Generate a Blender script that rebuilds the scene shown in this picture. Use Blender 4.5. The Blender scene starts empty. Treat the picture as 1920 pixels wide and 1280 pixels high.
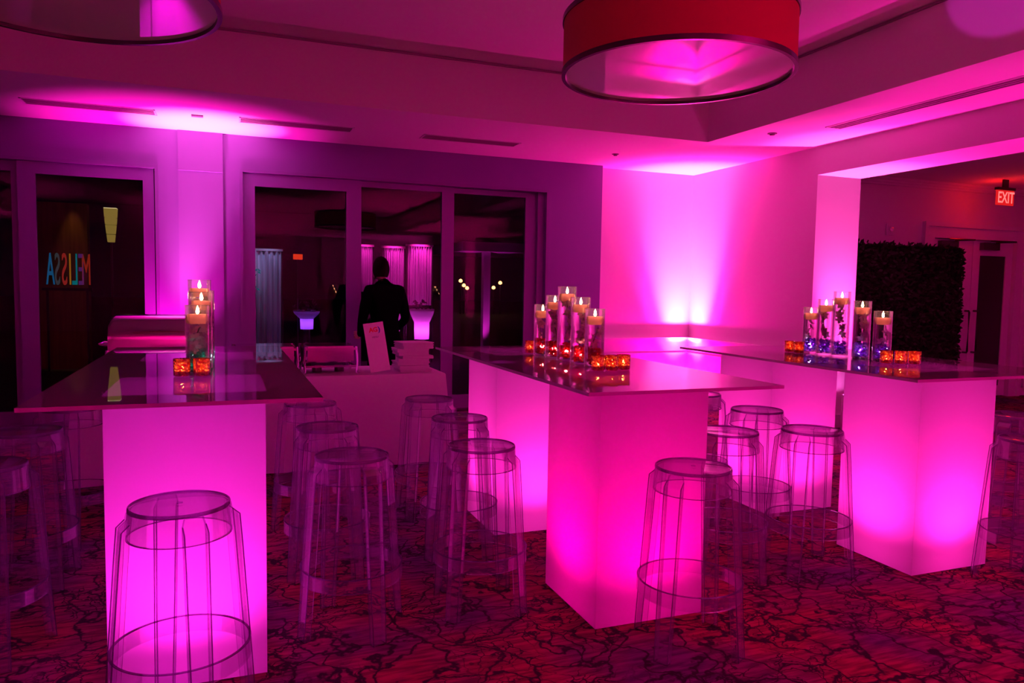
import bpy, bmesh, math, random
from mathutils import Vector, Matrix
random.seed(7)
PI = math.pi
S = bpy.context.scene
C = S.collection

# ------------------------------------------------------------------ helpers
def link(o, parent=None):
    C.objects.link(o)
    if parent: o.parent = parent
    return o

def obj(name, bm, mats, parent=None, smooth=False, loc=(0, 0, 0), rot=(0, 0, 0)):
    me = bpy.data.meshes.new(name)
    bmesh.ops.recalc_face_normals(bm, faces=bm.faces)
    bm.to_mesh(me); bm.free()
    for m in (mats if isinstance(mats, (list, tuple)) else [mats]): me.materials.append(m)
    if smooth:
        for p in me.polygons: p.use_smooth = True
        try: me.set_sharp_from_angle(angle=math.radians(40))
        except Exception: pass
    o = bpy.data.objects.new(name, me)
    o.location = loc; o.rotation_euler = rot
    return link(o, parent)

def tag(o, label=None, cat=None, group=None, kind=None):
    if label: o['label'] = label
    if cat: o['category'] = cat
    if group: o['group'] = group
    if kind: o['kind'] = kind
    return o

def thing(name, label, cat, loc=(0, 0, 0), rz=0, group=None):
    o = bpy.data.objects.new(name, None)
    o.empty_display_size = .1
    link(o); o.location = loc; o.rotation_euler = (0, 0, rz)
    return tag(o, label, cat, group)

def copy_tree(o, parent=None):
    c = o.copy(); C.objects.link(c)
    if parent: c.parent = parent
    for ch in list(o.children): copy_tree(ch, c)
    return c

def box(bm, x0, y0, z0, x1, y1, z1, mi=0, M=None):
    ps = [Vector((x, y, z)) for x in (x0, x1) for y in (y0, y1) for z in (z0, z1)]
    if M is not None: ps = [M @ p for p in ps]
    v = [bm.verts.new(p) for p in ps]
    for f in ((0, 1, 3, 2), (4, 6, 7, 5), (0, 4, 5, 1), (2, 3, 7, 6), (0, 2, 6, 4), (1, 5, 7, 3)):
        bm.faces.new([v[i] for i in f]).material_index = mi

def bx(x0, y0, z0, x1, y1, z1, bevel=0):
    bm = bmesh.new(); box(bm, x0, y0, z0, x1, y1, z1)
    if bevel: bmesh.ops.bevel(bm, geom=bm.edges[:], offset=bevel, segments=2, affect='EDGES')
    return bm

def lathe(bm, prof, n=32, mi=0, M=None, a0=0, a1=2 * PI, close=True):
    """prof: list of (r,z) revolved about z."""
    full = abs(a1 - a0 - 2 * PI) < 1e-6
    k = n if full else n + 1
    rings = []
    for r, z in prof:
        if r < 1e-6:
            p = Vector((0, 0, z)); p = M @ p if M is not None else p
            rings.append([bm.verts.new(p)] * k)
        else:
            ring = []
            for i in range(k):
                a = a0 + (a1 - a0) * i / n
                p = Vector((r * math.cos(a), r * math.sin(a), z))
                ring.append(bm.verts.new(M @ p if M is not None else p))
            rings.append(ring)
    for a, b in zip(rings, rings[1:]):
        for i in range(n):
            j = (i + 1) % k
            vs = []
            for v in (a[i], a[j], b[j], b[i]):
                if v not in vs: vs.append(v)
            if len(vs) > 2:
                try: bm.faces.new(vs).material_index = mi
                except ValueError: pass
    return bm

def LM(prof, n=32, **k):
    return lathe(bmesh.new(), prof, n, **k)

def tube(bm, pts, r, n=8, mi=0):
    pts = [Vector(p) for p in pts]
    prev = None; up = Vector((0, 0, 1))
    for i, p in enumerate(pts):
        d = (pts[min(i + 1, len(pts) - 1)] - pts[max(i - 1, 0)]).normalized()
        s = d.cross(up)
        if s.length < 1e-3: s = d.cross(Vector((1, 0, 0)))
        s.normalize(); t = s.cross(d)
        rr = r[i] if isinstance(r, (list, tuple)) else r
        ring = [bm.verts.new(p + s * rr * math.cos(2 * PI * k / n) + t * rr * math.sin(2 * PI * k / n)) for k in range(n)]
        if prev:
            for k in range(n):
                bm.faces.new((prev[k], prev[(k + 1) % n], ring[(k + 1) % n], ring[k])).material_index = mi
        else: bm.faces.new(ring[::-1]).material_index = mi
        prev = ring
    bm.faces.new(prev).material_index = mi
    return bm

# ------------------------------------------------------------------ materials
def nt(name):
    m = bpy.data.materials.new(name); m.use_nodes = True
    t = m.node_tree; t.nodes.clear()
    out = t.nodes.new('ShaderNodeOutputMaterial')
    def N(k, **kw):
        n = t.nodes.new('ShaderNode' + k)
        for a, b in kw.items():
            if a.startswith('i_'):
                key = a[2:].replace('_', ' ')
                n.inputs[key].default_value = b
            else: setattr(n, a, b)
        return n
    def L(a, b): t.links.new(a, b)
    return m, out, N, L

def c4(c): return (c[0], c[1], c[2], 1)

def pbr(name, col, rough=.5, metal=0, bump=0, bscale=40, spec=.5, var=0):
    m, out, N, L = nt(name)
    b = N('BsdfPrincipled'); b.inputs['Base Color'].default_value = c4(col)
    b.inputs['Roughness'].default_value = rough; b.inputs['Metallic'].default_value = metal
    b.inputs['Specular IOR Level'].default_value = spec
    if var:
        tc = N('TexCoord'); n = N('TexNoise'); n.inputs['Scale'].default_value = 3
        L(tc.outputs['Object'], n.inputs['Vector'])
        r = N('ValToRGB')
        r.color_ramp.elements[0].color = c4([x * (1 - var) for x in col]); r.color_ramp.elements[1].color = c4([min(1, x * (1 + var)) for x in col])
        L(n.outputs['Fac'], r.inputs['Fac']); L(r.outputs['Color'], b.inputs['Base Color'])
    if bump:
        tc = N('TexCoord'); n = N('TexNoise'); n.inputs['Scale'].default_value = bscale
        L(tc.outputs['Object'], n.inputs['Vector'])
        bp = N('Bump'); bp.inputs['Strength'].default_value = bump; bp.inputs['Distance'].default_value = .01
        L(n.outputs['Fac'], bp.inputs['Height']); L(bp.outputs['Normal'], b.inputs['Normal'])
    L(b.outputs[0], out.inputs[0])
    return m

def emit(name, col, s):
    m, out, N, L = nt(name)
    e = N('Emission'); e.inputs[0].default_value = c4(col); e.inputs[1].default_value = s
    L(e.outputs[0], out.inputs[0]); return m

def clear(name, face, edge, ior=1.49, refl=1.0, rough=.02, blend=.5, glow=0, powr=5.0):
    """thin clear plastic or glass: tinted see-through, darker where the wall is seen edge on, mirror by Fresnel"""
    m, out, N, L = nt(name)
    lw = N('LayerWeight'); lw.inputs['Blend'].default_value = blend
    mc = N('MixRGB'); mc.inputs[1].default_value = c4(face); mc.inputs[2].default_value = c4(edge)
    pw = N('Math', operation='POWER'); pw.inputs[1].default_value = powr
    L(lw.outputs['Facing'], pw.inputs[0]); L(pw.outputs[0], mc.inputs[0])
    tr = N('BsdfTransparent'); L(mc.outputs[0], tr.inputs[0])
    gl = N('BsdfGlossy'); gl.inputs['Roughness'].default_value = rough; gl.inputs[0].default_value = (1, 1, 1, 1)
    fr = N('Fresnel'); fr.inputs['IOR'].default_value = ior
    mu = N('Math', operation='MULTIPLY'); mu.inputs[1].default_value = refl; mu.use_clamp = True
    L(fr.outputs[0], mu.inputs[0])
    mx = N('MixShader'); L(mu.outputs[0], mx.inputs[0]); L(tr.outputs[0], mx.inputs[1]); L(gl.outputs[0], mx.inputs[2])
    last = mx
    if glow:
        df = N('BsdfDiffuse'); df.inputs[0].default_value = (.72, .72, 1, 1)
        tl = N('BsdfTranslucent'); tl.inputs[0].default_value = (.8, .8, .9, 1)
        ms = N('MixShader'); ms.inputs[0].default_value = .5; L(df.outputs[0], ms.inputs[1]); L(tl.outputs[0], ms.inputs[2])
        m2 = N('MixShader'); m2.inputs[0].default_value = glow; L(mx.outputs[0], m2.inputs[1]); L(ms.outputs[0], m2.inputs[2]); last = m2
    L(last.outputs[0], out.inputs[0])
    return m

def milky(name, col, see=.0, refl=1.0, rough=.05, ior=1.49, diff=.3, seecol=(1, 1, 1)):
    """opal acrylic: scatters light through, partly see-through, glossy skin"""
    m, out, N, L = nt(name)
    tl = N('BsdfTranslucent'); tl.inputs[0].default_value = c4(col)
    df = N('BsdfDiffuse'); df.inputs[0].default_value = c4(col)
    m1 = N('MixShader'); m1.inputs[0].default_value = diff; L(tl.outputs[0], m1.inputs[1]); L(df.outputs[0], m1.inputs[2])
    tr = N('BsdfTransparent'); tr.inputs[0].default_value = c4(seecol)
    m2 = N('MixShader'); m2.inputs[0].default_value = see; L(m1.outputs[0], m2.inputs[1]); L(tr.outputs[0], m2.inputs[2])
    gl = N('BsdfGlossy'); gl.inputs['Roughness'].default_value = rough
    fr = N('Fresnel'); fr.inputs['IOR'].default_value = ior
    mu = N('Math', operation='MULTIPLY'); mu.inputs[1].default_value = refl; mu.use_clamp = True
    L(fr.outputs[0], mu.inputs[0])
    m3 = N('MixShader'); L(mu.outputs[0], m3.inputs[0]); L(m2.outputs[0], m3.inputs[1]); L(gl.outputs[0], m3.inputs[2])
    L(m3.outputs[0], out.inputs[0])
    return m

M = {}
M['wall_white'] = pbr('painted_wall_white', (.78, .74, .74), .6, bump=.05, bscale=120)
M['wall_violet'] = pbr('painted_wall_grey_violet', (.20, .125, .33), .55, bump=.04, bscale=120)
M['pilaster'] = pbr('pilaster_paint', (.23, .145, .36), .6)
M['trim_violet'] = pbr('lacquered_frame_grey_violet', (.18, .115, .29), .35)
M['ceiling'] = pbr('ceiling_plaster', (.80, .76, .76), .75, bump=.03, bscale=150)
M['trim_white'] = pbr('white_trim_lacquer', (.78, .76, .78), .35)
M['black'] = pbr('black_plastic', (.01, .01, .012), .4)
M['dark_slot'] = pbr('vent_slot_dark', (.16, .11, .15), .6)
M['reveal'] = pbr('ceiling_reveal', (.30, .22, .26), .7)
M['dark_glass'] = pbr('dark_door_glass', (.006, .004, .006), .12)
M['steel'] = pbr('polished_steel', (.62, .58, .62), .13, 1)
M['chrome'] = pbr('chrome', (.85, .85, .88), .07, 1)
M['linen'] = pbr('white_linen', (.72, .70, .74), .85, bump=.25, bscale=300)
M['napkin'] = pbr('folded_napkin_cloth', (.80, .76, .80), .9, bump=.3, bscale=200)
M['paper'] = pbr('menu_paper', (.85, .82, .85), .5)
M['red_ink'] = pbr('red_ink', (.7, .02, .03), .5)
M['blue_ink'] = pbr('blue_ink', (.03, .05, .5), .5)
M['grey_ink'] = pbr('grey_ink', (.25, .2, .3), .6)
M['shade'] = pbr('red_brown_shade_fabric', (.55, .09, .06), .8, bump=.2, bscale=400)
M['shade_in'] = pbr('lamp_inner', (.6, .5, .5), .5)
M['bronze'] = pbr('dark_bronze', (.10, .07, .08), .25, .8)
M['wax'] = None
M['wick'] = pbr('wick', (.03, .02, .02), .8)
M['stem'] = pbr('flower_stem', (.08, .12, .04), .6)
M['petal'] = milky('orchid_petal', (.92, .72, .78), 0, .3, .4, diff=.5)
M['skin'] = pbr('skin', (.45, .28, .2), .5)
M['suit'] = pbr('black_suit_cloth', (.002, .002, .003), 1, spec=0)
M['hair'] = pbr('dark_hair', (.004, .003, .003), .8, spec=.05)
M['acrylic'] = clear('clear_acrylic', (.975, .955, .985), (.66, .50, .74), refl=.42, glow=.075, powr=8)
M['acrylic_edge'] = clear('clear_acrylic_edge', (.62, .46, .70), (.42, .28, .55), refl=.9, glow=.10, powr=2)
M['vase_glass'] = clear('vase_glass', (.99, .98, .99), (.93, .88, .93), ior=1.45, refl=.42, powr=4, glow=.02)
def water_mat():
    m, out, N, L = nt('vase_water')
    rf = N('BsdfRefraction'); rf.inputs['IOR'].default_value = 1.33; rf.inputs['Roughness'].default_value = .01; rf.inputs[0].default_value = (1, .97, 1, 1)
    tr = N('BsdfTransparent'); tr.inputs[0].default_value = (.99, .97, .99, 1)
    mx = N('MixShader'); mx.inputs[0].default_value = .5; L(tr.outputs[0], mx.inputs[1]); L(rf.outputs[0], mx.inputs[2])
    L(mx.outputs[0], out.inputs[0]); return m
M['water'] = water_mat()
M['box_acrylic'] = milky('opal_white_acrylic', (.92, .92, .94), 0, .6, .08, diff=.3)
M['top_acrylic'] = milky('frosted_acrylic_top', (.75, .70, .76), .30, 1.0, .015, diff=.35, seecol=(.9, .85, .92))
M['diffuser'] = milky('lamp_diffuser_acrylic', (.92, .70, .85), 0, 2.3, .03, diff=.85)
M['top_edge'] = pbr('sawn_acrylic_edge', (.45, .36, .46), .35)
M['flame'] = emit('flame', (1, .62, .25), 40)
M['led'] = emit('led_lens', (1, .12, .75), 25)

M['wax'] = milky('candle_wax', (1, .52, .42), 0, .3, .4, diff=.45)
M['seam'] = clear('polished_corner_seam', (1, 1, 1), (1, .98, 1), refl=.12)
def pane_mat():
    m, out, N, L = nt('window_glass')
    tr = N('BsdfTransparent'); tr.inputs[0].default_value = (.75, .75, .8, 1)
    gl = N('BsdfGlossy'); gl.inputs['Roughness'].default_value = .012
    fr = N('Fresnel'); fr.inputs['IOR'].default_value = 1.5
    mu = N('Math', operation='MULTIPLY'); mu.inputs[1].default_value = .8; mu.use_clamp = True
    L(fr.outputs[0], mu.inputs[0])
    mx = N('MixShader'); L(mu.outputs[0], mx.inputs[0]); L(tr.outputs[0], mx.inputs[1]); L(gl.outputs[0], mx.inputs[2])
    L(mx.outputs[0], out.inputs[0]); return m
M['pane'] = pane_mat()

def carpet_mat():
    m, out, N, L = nt('patterned_carpet')
    b = N('BsdfPrincipled'); b.inputs['Roughness'].default_value = .95; b.inputs['Specular IOR Level'].default_value = .1
    tc = N('TexCoord')
    mp = N('Mapping'); mp.inputs['Scale'].default_value = (1, 1, 1); L(tc.outputs['Object'], mp.inputs['Vector'])
    # twig-like dark lines: distorted voronoi edges masked by noise
    nz = N('TexNoise'); nz.inputs['Scale'].default_value = 3.2; nz.inputs['Detail'].default_value = 5; L(mp.outputs[0], nz.inputs['Vector'])
    sub = N('VectorMath', operation='SUBTRACT'); sub.inputs[1].default_value = (.5, .5, .5); L(nz.outputs['Color'], sub.inputs[0])
    sc = N('VectorMath', operation='SCALE'); sc.inputs['Scale'].default_value = .55; L(sub.outputs[0], sc.inputs[0])
    ad = N('VectorMath', operation='ADD'); L(mp.outputs[0], ad.inputs[0]); L(sc.outputs[0], ad.inputs[1])
    def vor(scale, w):
        v = N('TexVoronoi', feature='DISTANCE_TO_EDGE'); v.inputs['Scale'].default_value = scale; L(ad.outputs[0], v.inputs['Vector'])
        r = N('ValToRGB'); r.color_ramp.elements[0].position = w * .35; r.color_ramp.elements[1].position = w
        r.color_ramp.elements[0].color = (1, 1, 1, 1); r.color_ramp.elements[1].color = (0, 0, 0, 1)
        L(v.outputs['Distance'], r.inputs['Fac']); return r
    v1 = vor(4.6, .055); v2 = vor(12, .06)
    n2 = N('TexNoise'); n2.inputs['Scale'].default_value = 2.6; n2.inputs['Detail'].default_value = 2; L(mp.outputs[0], n2.inputs['Vector'])
    r2 = N('ValToRGB'); r2.color_ramp.elements[0].position = .44; r2.color_ramp.elements[1].position = .56; L(n2.outputs['Fac'], r2.inputs['Fac'])
    mm = N('Math', operation='MULTIPLY'); L(v2.outputs['Color'], mm.inputs[0]); L(r2.outputs['Color'], mm.inputs[1])
    mx = N('Math', operation='MAXIMUM'); L(v1.outputs['Color'], mx.inputs[0]); L(mm.outputs[0], mx.inputs[1])
    # red ground with violet patches and streaks
    n3 = N('TexNoise'); n3.inputs['Scale'].default_value = 1.6; n3.inputs['Detail'].default_value = 4; L(mp.outputs[0], n3.inputs['Vector'])
    r3 = N('ValToRGB'); e = r3.color_ramp.elements
    e[0].position = .38; e[0].color = (.10, .03, .12, 1); e[1].position = .58; e[1].color = (.235, .035, .065, 1)
    L(n3.outputs['Fac'], r3.inputs['Fac'])
    mp2 = N('Mapping'); mp2.inputs['Scale'].default_value = (5, 34, 5); mp2.inputs['Rotation'].default_value = (0, 0, -.3); L(tc.outputs['Object'], mp2.inputs['Vector'])
    n4 = N('TexNoise'); n4.inputs['Scale'].default_value = 1.3; n4.inputs['Detail'].default_value = 3; L(mp2.outputs[0], n4.inputs['Vector'])
    r4 = N('ValToRGB'); r4.color_ramp.elements[0].position = .38; r4.color_ramp.elements[0].color = (.58, .56, .62, 1); r4.color_ramp.elements[1].position = .62; r4.color_ramp.elements[1].color = (1.35, 1.2, 1.2, 1)
    L(n4.outputs['Fac'], r4.inputs['Fac'])
    mu = N('MixRGB', blend_type='MULTIPLY'); mu.inputs[0].default_value = 1; L(r3.outputs[0], mu.inputs[1]); L(r4.outputs[0], mu.inputs[2])
    fin = N('MixRGB'); fin.inputs[2].default_value = (.02, .008, .02, 1); L(mx.outputs[0], fin.inputs[0]); L(mu.outputs[0], fin.inputs[1])
    L(fin.outputs[0], b.inputs['Base Color'])
    n5 = N('TexNoise'); n5.inputs['Scale'].default_value = 350; L(tc.outputs['Object'], n5.inputs['Vector'])
    bp = N('Bump'); bp.inputs['Strength'].default_value = .4; bp.inputs['Distance'].default_value = .004; L(n5.outputs['Fac'], bp.inputs['Height'])
    L(bp.outputs[0], b.inputs['Normal'])
    L(b.outputs[0], out.inputs[0]); return m
M['carpet'] = carpet_mat()

def leaf_mat():
    m, out, N, L = nt('dark_foliage')
    b = N('BsdfPrincipled'); b.inputs['Roughness'].default_value = .6; b.inputs['Specular IOR Level'].default_value = .2
    tc = N('TexCoord'); n = N('TexNoise'); n.inputs['Scale'].default_value = 25; L(tc.outputs['Object'], n.inputs['Vector'])
    r = N('ValToRGB'); r.color_ramp.elements[0].color = (.004, .006, .003, 1); r.color_ramp.elements[1].color = (.02, .03, .01, 1)
    L(n.outputs[0], r.inputs[0]); L(r.outputs[0], b.inputs['Base Color']); L(b.outputs[0], out.inputs[0]); return m
M['leaf'] = leaf_mat()

def mercury_mat():
    m, out, N, L = nt('mercury_glass')
    tc = N('TexCoord')
    def noise(sc, a, b, ca, cb):
        n = N('TexNoise'); n.inputs['Scale'].default_value = sc; n.inputs['Detail'].default_value = 3; L(tc.outputs['Object'], n.inputs['Vector'])
        r = N('ValToRGB'); r.color_ramp.elements[0].position = a; r.color_ramp.elements[1].position = b
        r.color_ramp.elements[0].color = ca; r.color_ramp.elements[1].color = cb; L(n.outputs['Fac'], r.inputs['Fac']); return r
    col = noise(70, .42, .60, (.50, .03, .06, 1), (1, .30, .14, 1))
    tl = N('BsdfTranslucent'); L(col.outputs[0], tl.inputs[0])
    gl = N('BsdfGlossy'); gl.inputs[0].default_value = (1, .5, .5, 1); gl.inputs['Roughness'].default_value = .12
    tr = N('BsdfTransparent'); tr.inputs[0].default_value = (1, .7, .5, 1)
    m1 = N('MixShader'); lw = N('LayerWeight'); lw.inputs['Blend'].default_value = .55; L(lw.outputs['Facing'], m1.inputs[0]); L(tl.outputs[0], m1.inputs[1]); L(gl.outputs[0], m1.inputs[2])
    sp = noise(120, .56, .62, (0, 0, 0, 1), (.8, .8, .8, 1))
    m2 = N('MixShader'); L(sp.outputs[0], m2.inputs[0]); L(m1.outputs[0], m2.inputs[1]); L(tr.outputs[0], m2.inputs[2])
    L(m2.outputs[0], out.inputs[0]); return m
M['mercury'] = mercury_mat()

def wood_mat():
    m, out, N, L = nt('wood_planks')
    b = N('BsdfPrincipled'); b.inputs['Roughness'].default_value = .6
    tc = N('TexCoord'); mp = N('Mapping'); mp.inputs['Scale'].default_value = (14, 1, .6); L(tc.outputs['Object'], mp.inputs['Vector'])
    n = N('TexNoise'); n.inputs['Scale'].default_value = 2; L(mp.outputs[0], n.inputs['Vector'])
    r = N('ValToRGB'); r.color_ramp.elements[0].color = (.05, .02, .007, 1); r.color_ramp.elements[1].color = (.25, .11, .035, 1)
    L(n.outputs[0], r.inputs[0]); L(r.outputs[0], b.inputs['Base Color']); L(b.outputs[0], out.inputs[0]); return m
M['wood'] = wood_mat()
M['stone'] = pbr('terrace_stone', (.05, .05, .06), .7)
M['curtain'] = pbr('pale_curtain', (.7, .72, .8), .8)

def gem(name, col):
    m, out, N, L = nt(name)
    tl = N('BsdfTranslucent'); tl.inputs[0].default_value = c4(col)
    gl = N('BsdfGlossy'); gl.inputs['Roughness'].default_value = .05
    tr = N('BsdfTransparent'); tr.inputs[0].default_value = c4([min(1, x * 1.0 + .1) for x in col])
    m1 = N('MixShader'); m1.inputs[0].default_value = .3; L(tl.outputs[0], m1.inputs[1]); L(tr.outputs[0], m1.inputs[2])
    m2 = N('MixShader'); m2.inputs[0].default_value = .15; L(m1.outputs[0], m2.inputs[1]); L(gl.outputs[0], m2.inputs[2])
    L(m2.outputs[0], out.inputs[0]); return m
M['gem_teal'] = gem('gems_teal', (.02, .75, .62)); M['gem_red'] = gem('gems_red', (1, .03, .06)); M['gem_violet'] = gem('gems_violet', (.55, .10, .9))

# ------------------------------------------------------------------ room (metres; window wall at +y, camera at origin)
Xr, XrT, Yj, Zo, Zc = 5.843, 6.436, 6.303, 2.707, 3.0
Yp, Yw, Xp = 8.396, 8.558, 4.398
XL, YB, XH, Yh = -6.0, -8.0, 12.0, 7.6
TX0, TX1, TY0, TY1, TZ = -4.5, 4.67, -5.5, 6.61, 3.47
def st(name, bm, mat, parent=None):
    o = obj(name, bm, mat, parent)
    if not parent: o['kind'] = 'structure'
    return o

st('floor', bx(XL - .2, YB - .2, -.1, XH + .2, Yw + .2, 0), M['carpet'])

# ceiling with a raised tray
bm = bmesh.new()
def ceil_ring(z, x0, y0, x1, y1, X0, Y0, X1, Y1, t):
    box(bm, X0, Y0, z, x0, Y1, z + t); box(bm, x1, Y0, z, X1, Y1, z + t)
    box(bm, x0, Y0, z, x1, y0, z + t); box(bm, x0, y1, z, x1, Y1, z + t)
ceil_ring(Zc, TX0, TY0, TX1, TY1, XL - .2, YB - .2, XH + .2, Yw + .2, TZ - Zc + .05)
st('ceiling', bm, M['ceiling'])
st('ceiling_tray', bx(TX0 - .05, TY0 - .05, TZ + .04, TX1 + .05, TY1 + .05, TZ + .14), M['ceiling'])
bm = bmesh.new()   # narrow darker strip painting in the shade of the tray's shadow gap
for a in ((TX0, TY1 - .02, TX1, TY1 - .001), (TX0, TY0 + .001, TX1, TY0 + .02), (TX1 - .02, TY0 + .02, TX1 - .001, TY1 - .02), (TX0 + .001, TY0 + .02, TX0 + .02, TY1 - .02)):
    box(bm, a[0], a[1], TZ + .02, a[2], a[3], TZ + .036)
st('trim_1', bm, M['reveal'])

# window wall
ZD, ZW = 2.60, 2.625
bm = bmesh.new(); T = .18
box(bm, XL - .2, Yp, 0, -3.6, Yp + T, Zc)
box(bm, -3.6, Yp, ZD, -.65, Yp + T, Zc)
box(bm, -.65, Yp, 0, .183, Yp + T, Zc)
box(bm, .183, Yp, ZW, 3.644, Yp + T, Zc)
box(bm, 3.644, Yp, 0, Xp, Yp + T, Zc)
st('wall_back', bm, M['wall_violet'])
bm = bmesh.new()
box(bm, -.434, Yp - .012, 0, -.009, Yp + .01, 2.60); box(bm, -.434, Yp - .022, 2.60, -.009, Yp + .01, Zc - .002)
st('wall_back_pilaster', bm, M['pilaster'])
st('wall_corner', bx(Xp, Yw, 0, Xr + .3, Yw + .15, Zc), M['wall_white'])
# right wall: solid part, beam over the opening, far pillar
bm = bmesh.new()
box(bm, Xr, Yj, 0, XrT, Yw + .0, Zc)
box(bm, Xr, YB, Zo, XrT, Yj, Zc)
for y0, y1 in ((2.9, 3.7), (-1.6, -.8), (-5.6, -4.8)):
    box(bm, Xr, y0, 0, XrT, y1, Zo)
st('wall_right', bm, M['wall_white'])
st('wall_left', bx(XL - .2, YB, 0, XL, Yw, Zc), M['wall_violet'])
bm = bmesh.new(); box(bm, XL - .2, YB - .2, 0, XH + .2, YB, Zc)
for x in (1.9, 2.9, 3.6, 4.95, 5.95, 7.0): box(bm, x, YB, 0, x + .22, YB + .18, Zc)
st('wall_rear', bm, M['wall_white'])
st('wall_hall_end', bx(XH, YB, 0, XH + .2, Yh + .2, Zc), M['wall_white'])
# hall wall with double door opening
DX0, DX1, DZ = 9.10, 10.74, 2.257
bm = bmesh.new()
box(bm, XrT, Yh, 0, DX0, Yh + .2, Zc); box(bm, DX0, Yh, DZ, DX1, Yh + .2, Zc); box(bm, DX1, Yh, 0, XH + .2, Yh + .2, Zc)
st('wall_hall', bm, M['wall_white'])
bm = bmesh.new()   # crown moulding of the hall
for k, (a, b) in enumerate(((0, .10), (.03, .06), (.06, .03))):
    box(bm, XrT, Yh - b, Zc - .03 - a, XH, Yh, Zc - a)
st('trim_2', bm, M['trim_white'])
# door casing
bm = bmesh.new()
w = .19
for a, b in ((0, .035), (.05, .05), (.13, .06)):
    pass
box(bm, DX0 - w, Yh - .03, 0, DX0, Yh, DZ + w); box(bm, DX1, Yh - .03, 0, DX1 + w, Yh, DZ + w); box(bm, DX0, Yh - .03, DZ, DX1, Yh, DZ + w)
box(bm, DX0 - w - .02, Yh - .055, 0, DX0 - w + .04, Yh - .0, DZ + w + .02); box(bm, DX1 + w - .04, Yh - .055, 0, DX1 + w + .02, Yh - .0, DZ + w + .02)
box(bm, DX0 - w + .04, Yh - .055, DZ + w - .04, DX1 + w - .04, Yh, DZ + w + .02)
st('trim_3', bm, M['trim_white'])
# fluted panel strips right of the doors
bm = bmesh.new()
for k in range(3):
    x = 11.05 + k * .12
    box(bm, x, Yh - .03, .12, x + .06, Yh, 2.3)
st('trim_4', bm, M['trim_white'])

def door_leaf(n, x0, x1, handle_x, gx0, gx1):
    bm = bmesh.new(); y0, y1 = Yh + .03, Yh + .075
    gz0, gz1 = .16, 2.04
    box(bm, x0, y0, .01, gx0, y1, DZ - .01); box(bm, gx1, y0, .01, x1, y1, DZ - .01)
    box(bm, gx0, y0, .01, gx1, y1, gz0); box(bm, gx0, y0, gz1, gx1, y1, DZ - .01)
    d = st('door_%d' % n, bm, M['trim_white'])
    obj('door_glass', bx(gx0, y0 + .015, gz0, gx1, y0 + .03, gz1), M['dark_glass'], d)
    bm = bmesh.new()
    tube(bm, [(handle_x, y0, .66), (handle_x, y0 - .06, .66), (handle_x, y0 - .07, .68), (handle_x, y0 - .07, 1.23), (handle_x, y0 - .06, 1.25), (handle_x, y0, 1.25)], .014, 8)
    obj('door_handle', bm, M['bronze'], d, True)
    bm = bmesh.new(); cx = (x0 + x1) / 2 - .12
    box(bm, cx - .16, y0 - .07, 2.12, cx + .16, y0, 2.22)
    tube(bm, [(cx + .1, y0 - .05, 2.23), (cx + .28, y0 - .22, 2.235)], .012, 6); tube(bm, [(cx + .28, y0 - .22, 2.235), (cx - .05, y0 - .09, 2.245)], .012, 6)
    obj('door_closer', bm, M['bronze'], d)
door_leaf(1, DX0 + .005, 9.915, 9.83, 9.32, 9.70)
door_leaf(2, 9.925, DX1 - .005, 10.0, 10.07, 10.60)
st('baseboard_hall', bx(XrT, Yh - .02, 0, DX0 - w - .02, Yh, .14), M['trim_white'])

# wainscot with a projecting chair rail round the far corner
def rail(name, along, a0, a1, face, sgn):
    bm = bmesh.new()
    for z0, z1, d in ((0, .14, .022), (.14, .612, .006), (.612, .64, .022), (.64, .79, .010), (.79, .815, .035), (.815, .845, .055)):
        if along == 'x': box(bm, a0, face - d, z0, a1, face, z1)
        else: box(bm, face - d, a0, z0, face, a1, z1)
    return st(name, bm, M['trim_white'])
rail('trim_5', 'x', Xp + .001, Xr - .056, Yw, -1)
rail('trim_6', 'y', Yj, Yw, Xr, -1)
st('baseboard_jamb', bx(Xr, Yj - .02, 0, XrT, Yj, .14), M['trim_white'])
st('baseboard_back', bx(3.644, Yp - .02, 0, Xp, Yp, .14), M['trim_violet'])

# sliding glass panels: frame of four bars plus the pane, all moving in their own track
def slider(n, x0, x1, zt, y, sl, sr, tr, kind='window'):
    bm = bmesh.new(); t = .045; zb = .02
    box(bm, x0, y, zb, x0 + sl, y + t, zt); box(bm, x1 - sr, y, zb, x1, y + t, zt)
    box(bm, x0 + sl, y, zt - tr, x1 - sr, y + t, zt); box(bm, x0 + sl, y, zb, x1 - sr, y + t, .18)
    f = st('%s_%d' % (kind, n), bm, M['trim_violet'])
    gy = y + t * .5
    bm = bmesh.new()
    v = [bm.verts.new(p) for p in ((x0 + sl - .005, gy, .175), (x1 - sr + .005, gy, .175), (x1 - sr + .005, gy, zt - tr + .005), (x0 + sl - .005, gy, zt - tr + .005))]
    bm.faces.new(v)
    obj('pane', bm, M['pane'], f)
    return f
slider(1, .183, 1.418, ZW - .005, Yp + .015, .12, .163, .13)
slider(2, 1.40, 2.502, ZW - .005, Yp + .065, .02, .146, .06)
slider(3, 2.48, 3.56, ZW - .005, Yp + .115, .02, .14, .06)
slider(4, -1.84, -.66, ZD - .003, Yp + .015, .150, .10, .115)
slider(5, -3.3, -1.80, ZD - .003, Yp + .065, .12, .10, .10)
st('trim_7', bx(3.56, Yp + .06, 0, 3.642, Yp + .17, ZW), M['trim_violet'])
bm = bmesh.new(); box(bm, -3.6, Yp + .005, 0, -.65, Yp + .175, .018); box(bm, .185, Yp + .005, 0, 3.56, Yp + .175, .018)
st('window_sill', bm, M['bronze'])
bm = bmesh.new()   # thin raised casing edges round the openings
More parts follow.
